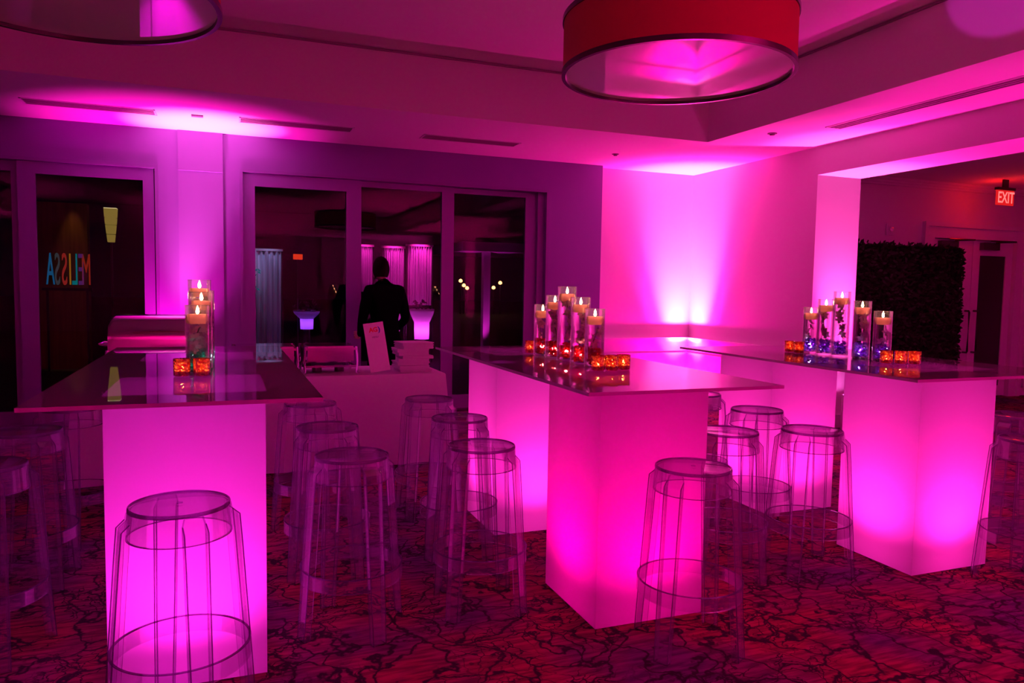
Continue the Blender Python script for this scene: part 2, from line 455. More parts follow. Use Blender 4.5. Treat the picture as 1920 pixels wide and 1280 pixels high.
for x0, x1, zt in ((.183, 3.644, ZW), (-3.6, -.65, ZD)):
    box(bm, x0 - .03, Yp - .012, 0, x0, Yp, zt + .03); box(bm, x1, Yp - .012, 0, x1 + .03, Yp, zt + .03); box(bm, x0, Yp - .012, zt, x1, Yp, zt + .03)
st('trim_8', bm, M['trim_violet'])

# ------------------------------------------------------------------ ceiling vents, sprinklers
def vent(x0, x1, y, label, along='x', w=.115):
    t = thing('air_vent', label, 'vent', ((x0 + x1) / 2, y, Zc), 0 if along == 'x' else PI / 2)
    h = (x1 - x0) / 2
    bm = bmesh.new()
    box(bm, -h, -w, -.006, h, -w + .012, 0); box(bm, -h, w - .012, -.006, h, w, 0)
    box(bm, -h, -w, -.006, -h + .015, w, 0); box(bm, h - .015, -w, -.006, h, w, 0)
    obj('frame', bm, M['trim_white'], t)
    obj('backing', bx(-h + .015, -w + .012, -.002, h - .015, w - .012, 0), M['dark_slot'], t)
    for k in (-1.5, -.5, .5, 1.5):
        obj('slat', bx(-h + .015, k * .046 - .008, -.006, h - .015, k * .046 + .008, -.002), M['reveal'], t)
    return t
vent(-1.616, -.57, 7.63, 'long slotted ceiling vent above the glass door, leftmost of the three in a row')
vent(.137, 1.196, 7.605, 'long slotted ceiling vent in the middle of the row above the three windows')
vent(1.90, 2.95, 7.605, 'long slotted ceiling vent above the right window, nearest the corner')
v = vent(3.2, 5.55, 5.293, 'slotted ceiling vent running towards the camera beside the beam', 'y', .09)
v.location = (5.293, 4.375, Zc)
def small_disc(name, x, y, z, label, cat, r=.045, par=None):
    t = tag(obj(name, LM([(0, -.02), (r * .5, -.02), (r * .6, -.008), (r, -.006), (r, 0), (0, 0)], 20), M['dark_slot'], None, True, (x, y, z)), label, cat)
    return t
small_disc('sprinkler_head', 4.151, 7.628, Zc, 'tiny round sprinkler head on the ceiling near the lit corner', 'sprinkler', .04)
small_disc('sprinkler_head', 4.961, 5.979, Zc, 'tiny round sprinkler head on the ceiling below the tray corner', 'sprinkler', .045)
tag(obj('ceiling_speaker_plate', bx(-.05, -.03, -.012, .05, .03, 0), M['dark_slot'], None, False, (-.224, 7.598, Zc)), 'small rectangular plate on the glowing ceiling between two vents', 'ceiling plate')

# ------------------------------------------------------------------ drum pendants
def pendant(x, y, label):
    z0, r, h = 2.50, .545, .25
    t = thing('drum_pendant_lamp', label, 'lamp', (x, y, z0), group='drum pendants hanging in the ceiling tray')
    obj('lamp_shade', LM([(r, 0), (r, h), (r - .004, h), (r - .004, 0), (r, 0)], 96), [M['shade']], t, True)
    for z in (-.012, h - .012):
        obj('shade_ring', LM([(r - .012, z), (r + .006, z), (r + .006, z + .024), (r - .012, z + .024), (r - .012, z)], 96), M['bronze'], t, True)
    obj('diffuser', LM([(0, .004), (r - .012, .004), (r - .012, .010), (0, .010)], 64), M['diffuser'], t, True)
    bm = bmesh.new(); lathe(bm, [(.012, .3), (.012, TZ + .04 - z0)], 12); lathe(bm, [(.07, TZ + .01 - z0), (.07, TZ + .04 - z0)], 24)
    lathe(bm, [(0, TZ + .01 - z0), (.07, TZ + .01 - z0)], 24)
    obj('rod', bm, M['bronze'], t, True)
    bm = bmesh.new()
    for k in range(3):
        a = k * 2 * PI / 3
        tube(bm, [(0, 0, .32), ((r - .006) * math.cos(a), (r - .006) * math.sin(a), h - .01)], .005, 6)
    lathe(bm, [(0, .29), (.03, .29), (.03, .34), (0, .34)], 12)
    obj('spider', bm, M['bronze'], t)
    return t
pendant(2.037, 3.157, 'large red drum pendant lamp above the centre table, whole rim in view')
pendant(-.55, 3.20, 'large drum pendant lamp at the top left, cut by the picture edge')

# ------------------------------------------------------------------ lit communal bar tables
def spot(name, loc, tgt, col, power, ang, blend=.3, r=.03, parent=None):
    l = bpy.data.lights.new(name, 'SPOT'); l.color = col; l.energy = power; l.spot_size = math.radians(ang); l.spot_blend = blend; l.shadow_soft_size = r
    o = bpy.data.objects.new(name, l)
    d = Vector(tgt) - Vector(loc)
    o.location = loc; o.rotation_euler = d.to_track_quat('-Z', 'Y').to_euler()
    return link(o, parent)
def point(name, loc, col, power, r=.01, parent=None):
    l = bpy.data.lights.new(name, 'POINT'); l.color = col; l.energy = power; l.shadow_soft_size = r
    o = bpy.data.objects.new(name, l); o.location = loc
    return link(o, parent)

def bar_table(label, tx0, ty0, tx1, ty1, boxes, cols):
    t = thing('communal_bar_table', label, 'table', ((tx0 + tx1) / 2, (ty0 + ty1) / 2, 0), group='lit communal bar tables')
    cx, cy = t.location.x, t.location.y
    bm = bx(tx0 - cx, ty0 - cy, 1.056, tx1 - cx, ty1 - cy, 1.070)
    bm.normal_update()
    for f_ in bm.faces: f_.material_index = 0 if abs(f_.normal.z) > .5 else 1
    obj('tabletop', bm, [M['top_acrylic'], M['top_edge']], t)
    for (x0, y0, x1, y1), (col, pw) in zip(boxes, cols):
        x0 -= cx; x1 -= cx; y0 -= cy; y1 -= cy
        bm = bmesh.new()
        P = [(x0, y0), (x1, y0), (x1, y1), (x0, y1)]
        lo = [bm.verts.new((a, b, .004)) for a, b in P]; hi = [bm.verts.new((a, b, 1.055)) for a, b in P]
        for i in range(4): bm.faces.new((lo[i], lo[(i + 1) % 4], hi[(i + 1) % 4], hi[i]))
        bm.faces.new(lo[::-1])
        b = obj('light_box', bm, M['box_acrylic'], t)
        for a, c in P:
            sx = 1 if a < (x0 + x1) / 2 else -1; sy = 1 if c < (y0 + y1) / 2 else -1
            bm = bmesh.new(); box(bm, a - sx * .0015, c - sy * .0015, .004, a + sx * .003, c + sy * .003, 1.052)
            obj('corner_seam', bm, M['seam'], b)
        mx, my = (x0 + x1) / 2, (y0 + y1) / 2
        point('box_led_spill', (mx, my, .10), col, pw * .03, .05, b)
        obj('led_puck', LM([(0, .006), (.07, .006), (.07, .045), (.05, .05), (0, .05)], 20, M=Matrix.Translation((mx, my, 0))), M['black'], b)
        spot('box_led', (mx, my, .055), (mx, my, 1), col, pw, 162, 1.0, .05, b)
    return t
PK, PV = (1, .012, .42), (1, .018, .66)
bar_table('left lit bar table with a clear stool in front of its glowing box',
          -.605, 2.652, .317, 4.987, [(-.396, 2.861, .135, 3.40), (-.396, 4.08, .135, 4.61)], [((.93, .016, .60), 98), ((.93, .016, .60), 85)])
bar_table('centre lit bar table with red gem candle vases, corner towards the camera',
          1.287, 2.526, 2.213, 4.75, [(1.473, 2.777, 2.012, 3.312), (1.473, 4.065, 2.012, 4.60)], [((1, .0, .31), 76), ((1, .020, .47), 90)])
bar_table('right lit bar table with violet gem candle vases beside the wall opening',
          2.996, 2.54, 4.15, 4.487, [(3.321, 2.79, 3.865, 3.30), (3.321, 3.908, 3.865, 4.45)], [((1, .017, .43), 101), ((1, .017, .43), 90)])

# ------------------------------------------------------------------ clear stools
def leg_mesh():
    """channel-section leg: outer panel and two side flanges, splayed, with a sloping shoulder"""
    bm = bmesh.new()
    sec = [(.735, .1545, .030, .002), (.712, .158, .036, .006), (.690, .182, .037, .026), (.60, .190, .036, .028), (.28, .214, .034, .030), (0, .235, .030, .030)]
    th = .005
    def ring(z, r, hw, fl):
        # closed outline of a C profile in the (radial, tangential) plane
        return [bm.verts.new(p) for p in ((r, -hw, z), (r, hw, z), (r - fl, hw, z), (r - fl, hw - th, z), (r - th, hw - th, z), (r - th, -hw + th, z), (r - fl, -hw + th, z), (r - fl, -hw, z))]
    rs = [ring(z, r, hw, max(fl, th + .001)) for z, r, hw, fl in sec]
    for a, b in zip(rs, rs[1:]):
        for i in range(8):
            j = (i + 1) % 8
            f = bm.faces.new((a[i], a[j], b[j], b[i]))
            f.material_index = 1 if i in (2, 6) else 0
    for r_, s in ((rs[0], 1), (rs[-1], -1)):
        for q in ((0, 1, 4, 5), (1, 2, 3, 4), (0, 5, 6, 7)):
            try:
                f = bm.faces.new([r_[i] for i in q]); f.material_index = 1
            except ValueError: pass
    # rounded corner beads which catch light along the long edges
    for s in (-1, 1):
        tube(bm, [(r - .001, s * (hw - .001), z) for z, r, hw, fl in sec[1:]], .0022, 5, 1)
    return bm

def make_stool():
    t = thing('bar_stool', 'x', 'stool')
    bm = bmesh.new()
    lathe(bm, [(0, .748), (.140, .748), (.150, .746), (.1545, .738), (.160, .648), (.1555, .648), (.150, .738), (.146, .741), (.139, .743), (0, .743)], 48)
    lathe(bm, [(.1548, .737), (.1560, .740), (.1540, .7475), (.1510, .7495), (.1475, .748), (.1510, .744), (.1548, .737)], 48, 1)   # thick dark rim
    lathe(bm, [(.1605, .651), (.1605, .648), (.1550, .648), (.1550, .651)], 48, 1)
    lathe(bm, [(0, .7495), (.010, .7495), (.010, .7482)], 12, 1)
    s = obj('seat', bm, [M['acrylic'], M['acrylic_edge']], t, True)
    lb = leg_mesh()
    l0 = obj('leg', lb, [M['acrylic'], M['acrylic_edge']], t)
    for k in range(1, 4):
        l = l0.copy(); C.objects.link(l); l.parent = t; l.rotation_euler = (0, 0, k * PI / 2)
    bm = bmesh.new()
    lathe(bm, [(.2155, .222), (.2145, .280), (.2085, .280), (.2095, .222), (.2155, .222)], 64)
    for f in bm.faces:
        if abs(f.normal.z) > .8: f.material_index = 1
    for z in (.280,): lathe(bm, [(.2160, z - .0018), (.2160, z + .0018), (.2085, z + .0018), (.2085, z - .0018), (.2160, z - .0018)], 64, 1)
    obj('foot_ring', bm, [M['acrylic'], M['acrylic_edge']], t, True)
    return t
ST = [
 (-.144, 2.61, 18, 'clear acrylic bar stool in front of the left glowing box, nearest the camera'),
 (.496, 3.16, 20, 'clear acrylic bar stool right of the left table, nearest of three in the row'),
 (.479, 3.838, 35, 'clear acrylic bar stool right of the left table, middle of three in the row'),
 (.477, 4.638, 15, 'clear acrylic bar stool right of the left table, farthest of three, before the linen-covered buffet'),
 (-.885, 3.38, 25, 'clear acrylic bar stool left of the left table, cut by the left picture edge'),
 (-.895, 4.112, 40, 'clear acrylic bar stool left of the left table, second from the camera'),
 (-.82, 4.80, 10, 'clear acrylic bar stool half hidden under the far left end of the left table'),
 (1.085, 3.188, 40, 'clear acrylic bar stool left of the centre table, nearest of three in the row'),
 (1.20, 3.905, 30, 'clear acrylic bar stool left of the centre table, middle of three in the row'),
 (1.22, 4.64, 45, 'clear acrylic bar stool left of the centre table, farthest of three, against the dark window'),
 (1.786, 2.55, 30, 'clear acrylic bar stool in front of the centre glowing box'),
 (2.419, 3.162, 20, 'clear acrylic bar stool right of the centre table, just behind the front stool'),
 (3.04, 3.70, 38, 'clear acrylic bar stool between the two boxes on the left side of the right table'),
 (2.877, 3.061, 32, 'clear acrylic bar stool left of the right table, nearest of its row'),
 (3.10, 4.395, 50, 'clear acrylic bar stool seen only as a sliver beyond the centre glowing box'),
 (3.80, 2.53, 44, 'clear acrylic bar stool before the right glowing box at the picture edge'),
 (4.48, 3.10, 15, 'clear acrylic bar stool behind the right glowing box at the right edge'),
]
st0 = make_stool()
for i, (x, y, a, lab) in enumerate(ST):
    o = st0 if i == 0 else copy_tree(st0)
    o.location = (x, y, 0); o.rotation_euler = (0, 0, math.radians(a)); o['label'] = lab; o['group'] = 'clear acrylic bar stools'

# ------------------------------------------------------------------ candle vases
def flame(parent, z, s=1.0):
    obj('flame', LM([(0, z), (.005 * s, z + .004 * s), (.0075 * s, z + .011 * s), (.005 * s, z + .022 * s), (.002 * s, z + .032 * s), (0, z + .038 * s)], 12), M['flame'], parent, True)
R_V = .051
def blossom_mesh():
    bm = bmesh.new()
    for k in range(5):
        a = k * 2 * PI / 5
        pts = []
        for u, w, h in ((.002, .002, 0), (.012, .009, .004), (.021, .0085, .006), (.028, .002, .003)):
            pts.append((Vector((u * math.cos(a) - w * math.sin(a), u * math.sin(a) + w * math.cos(a), h)), Vector((u * math.cos(a) + w * math.sin(a), u * math.sin(a) - w * math.cos(a), h))))
        vs = [(bm.verts.new(p), bm.verts.new(q)) for p, q in pts]
        for (a1, b1), (a2, b2) in zip(vs, vs[1:]): bm.faces.new((a1, b1, b2, a2))
    lathe(bm, [(0, -.003), (.004, 0), (.003, .006), (0, .009)], 6)
    return bm
bl = bpy.data.meshes.new('blossom'); _b = blossom_mesh(); _b.to_mesh(bl); _b.free(); bl.materials.append(M['petal'])

def vase(x, y, h, gemm, label, clabel, grp, seed, tint):
    rnd = random.Random(seed)
    t = thing('cylinder_vase', label, 'vase', (x, y, 1.0705), group=grp)
    r = R_V
    obj('glass', LM([(0, .001), (r - .002, .001), (r, .004), (r, h), (r - .003, h), (r - .003, .010), (0, .010)], 40), M['vase_glass'], t, True)
    obj('rim', LM([(r + .0006, h - .003), (r + .0006, h), (r - .0035, h), (r - .0035, h - .003), (r + .0006, h - .003)], 40), M['acrylic'], t, True)
    wl = h - .052
    obj('water', LM([(0, .0105), (r - .0036, .0105), (r - .0036, wl), (0, wl)], 32), M['water'], t, True)
    # glass gems
    bm = bmesh.new()
    for k in range(110):
        a = rnd.random() * 2 * PI; q = math.sqrt(rnd.random()) * (r - .013); z = .018 + rnd.random() * .078
        mt = Matrix.Translation((q * math.cos(a), q * math.sin(a), z)) @ Matrix.Rotation(rnd.random() * 6, 4, 'X') @ Matrix.Rotation(rnd.random() * 6, 4, 'Z')
        bmesh.ops.create_icosphere(bm, subdivisions=1, radius=.0065 + rnd.random() * .003, matrix=mt)
    g = obj('gems', bm, M[gemm], t); g['kind'] = 'stuff'
    point('gem_led', (0, 0, .055), {'gem_red': (1, .3, .3), 'gem_teal': (.3, 1, .8), 'gem_violet': (.9, .6, 1)}[gemm], 1.8 if gemm == 'gem_red' else .45, .008, t)
    # orchid stem
    bm = bmesh.new(); pts = []; n = 7
    for k in range(n):
        f = k / (n - 1); pts.append((.018 * math.sin(3 * f + seed), .016 * math.cos(2.5 * f + seed), .05 + f * (wl - .09)))
    tube(bm, pts, .0018, 6); obj('stem', bm, M['stem'], t)
    for k in range(2, n):
        for s in range(2 if h > .32 else 1):
            b = bpy.data.objects.new('blossom', bl); link(b, t)
            p = pts[k]; b.location = (p[0] * 1.2 + rnd.uniform(-.01, .01), p[1] * 1.2 + rnd.uniform(-.01, .01), p[2] + rnd.uniform(-.012, .012))
            b.rotation_euler = (rnd.uniform(.8, 2.2), rnd.uniform(-.6, .6), rnd.uniform(0, 6))
    # floating candle is its own thing
    c = thing('floating_candle', clabel, 'candle', (x, y, 1.0705 + wl - .018), group='floating candles in the ' + grp)
    obj('wax', LM([(0, -.010), (.030, -.010), (.040, .004), (.043, .026), (.041, .031), (.030, .030), (0, .026)], 28), M['wax'], c, True)
    obj('wick', LM([(0, .024), (.0012, .024), (.0012, .035), (0, .035)], 6), M['wick'], c)
    flame(c, .031, 1.0)
    point('candle_glow', (0, 0, .052), (1, .40, .14), .5, .008, c)
    point('wax_glow', (0, 0, .020), (1, .38, .26), .10, .004, c)  # added light imitating flame light scattered inside the wax
HS = (.300, .355, .405, .355, .305)
NM5 = ('nearest', 'second nearest', 'middle and tallest', 'second farthest', 'farthest')
for tn, X, Ys, g, gn, sd in (('left table', -.112, (3.50, 3.65, 3.80, 3.95, 4.10), 'gem_teal', 'teal', 10),
                             ('centre table', 1.74, (3.365, 3.53, 3.70, 3.86, 4.03), 'gem_red', 'red', 30),
                             ('right table', 3.60, (3.31, 3.465, 3.628, 3.758, 3.886), 'gem_violet', 'violet', 50)):
    for k, Y in enumerate(Ys):
        hh = (.295, .35, .405, .355, .30)[k]
        vase(X + (.012 if (tn[0] == 'l' and k % 2) else 0), Y, hh, g, '%s of five glass cylinder vases with %s gems on the %s' % (NM5[k], gn, tn),
             'lit white floating candle in the %s %s-gem vase' % (NM5[k], gn), 'vases with %s gems' % gn, sd + k, None)

def votive():
    t = thing('votive_holder', 'x', 'candle holder')
    obj('glass_cup', LM([(0, .002), (.030, .002), (.033, .006), (.034, .070), (.0345, .074), (.032, .074), (.031, .008), (0, .006)], 28), M['mercury'], t, True)
    obj('wax', LM([(0, .008), (.027, .008), (.027, .024), (0, .024)], 20), M['wax'], t, True)
    flame(t, .025, .8)
    point('votive_glow', (0, 0, .045), (1, .42, .16), .26, .006, t)
    return t
VT = [(-.172, 3.40, 'pink and gold mercury glass votive on the left table, left of the pair'), (-.095, 3.395, 'pink and gold mercury glass votive on the left table, right of the pair'),
      (1.735, 4.20, 'amber mercury glass votive at the left end of the red-gem vases'),
      (1.685, 3.215, 'amber votive right of the red-gem vases, leftmost of three, partly hidden'), (1.755, 3.205, 'amber votive right of the red-gem vases, middle of three'), (1.830, 3.225, 'amber votive right of the red-gem vases, rightmost of three'),
      (3.50, 3.96, 'amber votive left of the violet-gem vases, left of the pair'), (3.50, 3.875, 'amber votive left of the violet-gem vases, right of the pair'),
      (3.515, 3.195, 'amber votive right of the violet-gem vases, leftmost of three'), (3.580, 3.155, 'amber votive right of the violet-gem vases, middle of three'), (3.645, 3.12, 'amber votive right of the violet-gem vases, rightmost of three')]
v0 = votive()
for i, (x, y, lab) in enumerate(VT):
    o = v0 if i == 0 else copy_tree(v0)
    o.location = (x, y, 1.0705); o.rotation_euler = (0, 0, i * 1.3); o['label'] = lab; o['group'] = 'mercury glass votives'

# ------------------------------------------------------------------ buffet
bt = thing('buffet_table', 'long buffet table under floor-length white linen behind the left bar table', 'table', (.35, 6.3, 0))
obj('table_board', bx(-1.33, -.34, .72, 1.33, .34, .745), M['wood'], bt)
for sx in (-1, 1):
    for sy in (-1, 1): obj('leg', bx(sx * 1.2 - .02, sy * .28 - .02, 0, sx * 1.2 + .02, sy * .28 + .02, .72), M['bronze'], bt)
def cloth():
    bm = bmesh.new(); n = 260; hx, hy = 1.345, .35
    per = []
    for (ax, ay, bxx, by_) in ((-hx, -hy, hx, -hy), (hx, -hy, hx, hy), (hx, hy, -hx, hy), (-hx, hy, -hx, -hy)):
        L_ = abs(bxx - ax) + abs(by_ - ay); m = int(L_ * 34)
        for i in range(m):
            f = i / m; per.append((ax + (bxx - ax) * f, ay + (by_ - ay) * f))
    rings = []
    for k, (z, o_) in enumerate(((.751, -.004), (.7505, .0), (.742, .006), (.60, .010), (.40, .016), (.20, .022), (.012, .028))):
        ring = []
        for i, (x, y) in enumerate(per):
            nx = x / hx; ny = y / hy
            ex = nx if abs(nx) > .999 else 0; ey = ny if abs(ny) > .999 else 0
            corner = min(1, max(0, 1 - (hx - abs(x)) / .12)) * min(1, max(0, 1 - (hy - abs(y)) / .12))
            fold = math.sin(i * .55) * .5 + math.sin(i * .23 + 1) * .5
            d = o_ + (k > 2) * fold * .006 * (k - 2) / 2 + corner * .035 * max(0, k - 2) / 4
            dx = d * (ex or (math.copysign(1, nx) * corner)); dy = d * (ey or (math.copysign(1, ny) * corner))
            ring.append(bm.verts.new((x + dx, y + dy, z)))
        rings.append(ring)
    bm.faces.new(rings[0])
    for a, b in zip(rings, rings[1:]):
        for i in range(len(a)):
            j = (i + 1) % len(a); bm.faces.new((a[i], a[j], b[j], b[i]))
    return bm
tc = obj('tablecloth', cloth(), M['linen'], None, True, (.35, 6.3, 0))
tag(tc, 'white linen tablecloth hanging to the floor over the buffet table', 'tablecloth')
ZT = .752
def chafer(x0, x1, y, label, lid, zr=.955):
    w = (x1 - x0) / 2; d = .19
    t = thing('chafing_dish', label, 'chafing dish', ((x0 + x1) / 2, y, ZT), group='steel chafing dishes on the buffet')
    h = zr - ZT
    for sx in (-1, 1):
        for sy in (-1, 1):
            bm = bmesh.new()
            tube(bm, [(sx * w, sy * d, h + .01), (sx * (w + .008), sy * d, h * .5), (sx * (w + .002), sy * d, .012), (sx * (w + .012), sy * d, 0.002)], [.014, .010, .009, .015], 8)
            obj('leg', bm, M['chrome'], t, True)
    bm = bmesh.new()
    box(bm, -w - .005, -d - .012, h - .02, w + .005, d + .012, h)          # rim
    box(bm, -w + .02, -d, h - .11, w - .02, d, h - .02)                    # water pan
    obj('pan', bm, M['steel'], t)
    bm = bmesh.new(); box(bm, -w, -d - .004, .055, w, -d + .008, .070); box(bm, -w, d - .008, .055, w, d + .004, .070)
    box(bm, -w, -d, .055, -w + .012, d, .070); box(bm, w - .012, -d, .055, w, d, .070); obj('shelf_frame', bm, M['steel'], t)
    for s in (-.45, .45):
        obj('burner', LM([(0, .002), (.04, .002), (.04, .05), (.032, .055), (0, .055)], 20, M=Matrix.Translation((s * w, 0, 0))), M['bronze'], t, True)
    if lid:
        bm = bmesh.new(); n = 20; rings = []
        for x, s in ((-w + .002, .0), (-w + .004, .86), (-w + .02, .95), (-w + .045, 1), (w - .03, 1), (w - .012, .97), (w - .002, .9), (w, 0)):
            ring = []
            for k in range(n + 1):
                a = PI * k / n
                ring.append(bm.verts.new((x, -math.cos(a) * d * (1 if s > 0 else 0), h + (math.sin(a) ** .62) * .265 * s)))
            rings.append(ring)
        for a, b in zip(rings, rings[1:]):
            for k in range(n):
                try: bm.faces.new((a[k], a[k + 1], b[k + 1], b[k]))
                except ValueError: pass
        bmesh.ops.remove_doubles(bm, verts=bm.verts[:], dist=1e-5)
        obj('roll_top_lid', bm, M['steel'], t, True)
        bm = bmesh.new(); tube(bm, [(-w - .005, -.10, h + .04), (-w - .06, -.10, h + .05), (-w - .06, .10, h + .05), (-w - .005, .10, h + .04)], .008, 8)
        obj('side_handle', bm, M['chrome'], t, True)
    else:
        bm = bmesh.new(); box(bm, -w + .02, -d + .01, h, w - .02, d - .01, h + .012); obj('food_pan', bm, M['steel'], t)
    return t
chafer(-.80, -.26, 6.25, 'steel roll-top chafing dish with closed lid left of the teal-gem vases', True)
chafer(.585, .985, 6.25, 'open steel chafing dish beside the standing menu card', False, .965)
chafer(.06, .52, 6.25, 'open steel chafing dish showing its rim behind the left table end', False, .965)

# menu card leaning on an easel back
mc = thing('menu_card', 'tall white standing menu card with red and blue logo beside napkins', 'menu', (1.19, 6.10, ZT), math.radians(8))
card = obj('card', bx(-.085, -.004, 0, .085, .004, .405, .001), M['paper'], mc, rot=(math.radians(-8), math.radians(-7), 0), loc=(0, 0, .009))
def text(s, size, loc, mat, parent, rot=(PI / 2, 0, 0), ext=.0006, sx=1.0, name='lettering', align='CENTER', bold=0):
    cu = bpy.data.curves.new(name, 'FONT'); cu.body = s; cu.size = size; cu.extrude = ext; cu.align_x = align; cu.align_y = 'CENTER'; cu.offset = bold
    cu.materials.append(mat)
    o = bpy.data.objects.new(name, cu); o.location = loc; o.rotation_euler = rot; o.scale = (sx, 1, 1)
    C.objects.link(o); bpy.context.view_layer.update()
    me = bpy.data.meshes.new_from_object(o.evaluated_get(bpy.context.evaluated_depsgraph_get()))
    n_ = bpy.data.objects.new(name, me); n_.location = loc; n_.rotation_euler = rot; n_.scale = (sx, 1, 1)
    bpy.data.objects.remove(o); bpy.data.curves.remove(cu)
    return link(n_, parent)
text('AG', .052, (-.008, -.0052, .345), M['red_ink'], card, bold=.002, name='logo_letters')
text(')', .055, (.042, -.0052, .345), M['blue_ink'], card, bold=.002, name='logo_mark')
text('MENU', .020, (0, -.0052, .285), M['grey_ink'], card, name='menu_heading')
easel = obj('easel_back', bx(-.03, .0, 0, .03, .006, .30), M['black'], mc, rot=(math.radians(4), 0, 0), loc=(0, .088, .0))

# stack of folded napkins
rn = random.Random(3)
def napkin_mesh(w, d, h, seed):
    r = random.Random(seed); bm = bmesh.new()
    for k in range(3):
        z0 = k * h / 3; e = r.uniform(-.004, .004)
        b2 = bmesh.new(); box(b2, -w / 2 + e, -d / 2 + e, z0, w / 2 - e, d / 2 - e, z0 + h / 3 - .0005)
        bmesh.ops.bevel(b2, geom=b2.edges[:], offset=.0038, segments=3, affect='EDGES')
        me = bpy.data.meshes.new('tmp'); b2.to_mesh(me); b2.free(); bm.from_mesh(me); bpy.data.meshes.remove(me)
    for v in bm.verts: v.co.x += math.sin(v.co.y * 30 + seed) * .004; v.co.y += math.sin(v.co.x * 25 + seed) * .004
    return bm
for k in range(9):
    h = .027
    w = .285 - rn.random() * .03
    o = obj('folded_napkin', napkin_mesh(w, .24, h, k), M['napkin'], None, True, (1.475 + rn.uniform(-.020, .020), 6.18 + rn.uniform(-.016, .016), ZT + k * (h + .0005)), (0, 0, rn.uniform(-.13, .13)))
    nm = ('bottom', 'second from bottom', 'third from bottom', 'fourth from bottom', 'middle', 'fourth from top', 'third from top', 'second from top', 'topmost')[k]
    tag(o, '%s folded white napkin of the stack beside the menu card' % nm, 'napkin', 'stack of folded napkins on the buffet')

# ------------------------------------------------------------------ uplights
def uplight(x, y, col, power, ang, label, lean=(0, 0), h=.17, blend=.6, r=.03, core=None, mat='black'):
    t = thing('uplight', label, 'uplight', (x, y, 0))
    obj('housing', LM([(0, .004), (.075, .004), (.08, .012), (.08, h - .01), (.075, h), (.066, h), (.064, h - .012), (0, h - .012)], 28), M[mat], t, True)
    obj('lens', LM([(0, h - .011), (.063, h - .011)], 24), M['led'], t)
    spot('uplight_beam', (0, 0, h + .002), (lean[0], lean[1], h + 3), col, power, ang, blend, r, t)
    if core: spot('uplight_core_beam', (0, 0, h + .002), ((core[3] if len(core) > 3 else lean)[0], (core[3] if len(core) > 3 else lean)[1], h + 3), core[0], core[1], core[2], 1, r, t)
    return t
MG = (1, .008, .42)
u = uplight(5.60, 8.31, (1, .016, .40), 1600, 64, 'floor uplight in the far corner behind the tables', (.12, .12), blend=.95, core=((1, .13, .52), 2300, 42))
spot('uplight_spill_beam', (0, 0, .18), (-.5, -.5, 3), (1, .0, .36), 300, 150, 1, .03, u)
uplight(6.25, 6.13, (1, .03, .42), 520, 74, 'white floor uplight at the foot of the wall opening', (-.15, -.02), .38, blend=.85, mat='trim_white', core=((1, .12, .6), 700, 44))
uplight(-.56, 8.14, (1, .003, .50), 850, 60, 'floor uplight below the pilaster left of the windows', (.15, .1), blend=.9, core=((1, .14, .62), 2500, 32, (.4, -.1)))
uplight(6.14, 3.95, MG, 330, 75, 'floor uplight by the pillar off the right edge', (0, -.05))
for x, y, c, p in ((5.3, -1.2, (1, .001, .27), 4000), (-5.6, -2.5, (1, .001, .30), 1000), (4.4, -7.7, MG, 1300), (5.5, -7.7, MG, 1300), (6.5, -7.7, MG, 1300), (0, -7.6, (1, .001, .28), 900), (.5, -4.6, (1, .001, .27), 2600), (9.5, 2.0, MG, 560), (8.2, 7.2, (1, .002, .32), 40)):  # several are unseen fill lights added to lift the ambient level
    u = uplight(x, y, c, p, 95, 'unseen uplight or added fill light behind the camera or out in the hall')
    u['group'] = 'uplights and added fill lights out of view'
spot('moving_light_beam', (-1.0, -2.2, 1.9), (4.67, 3.47, 3.42), (1, .03, .85), 900, 4.2, .15, .02)
spot('moving_light_beam', (-1.0, -2.2, 1.9), (4.67, 4.05, 3.46), (1, .02, .35), 160, 1.8, .3, .02)

# ------------------------------------------------------------------ hall: hedge wall, exit sign, strobe
def hedge():
    bm = bmesh.new(); x0, x1, y0, y1, z1 = 6.60, 8.98, 7.02, 7.30, 2.09
    box(bm, x0, y0 + .03, .02, x1 - .03, y1 - .03, z1 - .04)
    r = random.Random(5)
    def leaf(p, n, s):
        n = Vector(n).normalized(); u = n.orthogonal().normalized(); a = r.random() * 6.28
        u = Matrix.Rotation(a, 3, n) @ u; w = n.cross(u)
        nn = n * r.uniform(.2, .9) + u
        q = [p, p + nn * s * .5 + w * s * .35, p + nn * s, p + nn * s * .5 - w * s * .35]
        bm.faces.new([bm.verts.new(v) for v in q])
    for k in range(9000):
        x = r.uniform(x0, x1); z = r.uniform(.1, z1)
        top = z1 - max(0, (x - (x1 - .35)) / .35) ** 2 * .09
        if z > top: z = top
        leaf(Vector((x, y0 + .03, z)), (r.uniform(-.4, .4), -1, r.uniform(-.4, .4)), .055)
    for k in range(1500): leaf(Vector((r.uniform(x0, x1), r.uniform(y0, y1), z1 - .04)), (r.uniform(-.4, .4), -.3, 1), .05)
    for k in range(1200): leaf(Vector((x1 - .03, r.uniform(y0, y1), r.uniform(.1, z1 - .1))), (1, r.uniform(-.4, .4), 0), .05)
    return bm
hw = thing('hedge_wall', 'tall dark leafy hedge panel standing in the hall beyond the opening', 'hedge wall', (7.8, 7.16, 0))
h_ = hedge()
for v in h_.verts: v.co.x -= 7.8; v.co.y -= 7.16
obj('foliage', h_, M['leaf'], hw)
obj('planter_base', bx(-1.2, -.11, 0, 1.15, .11, .02), M['black'], hw)

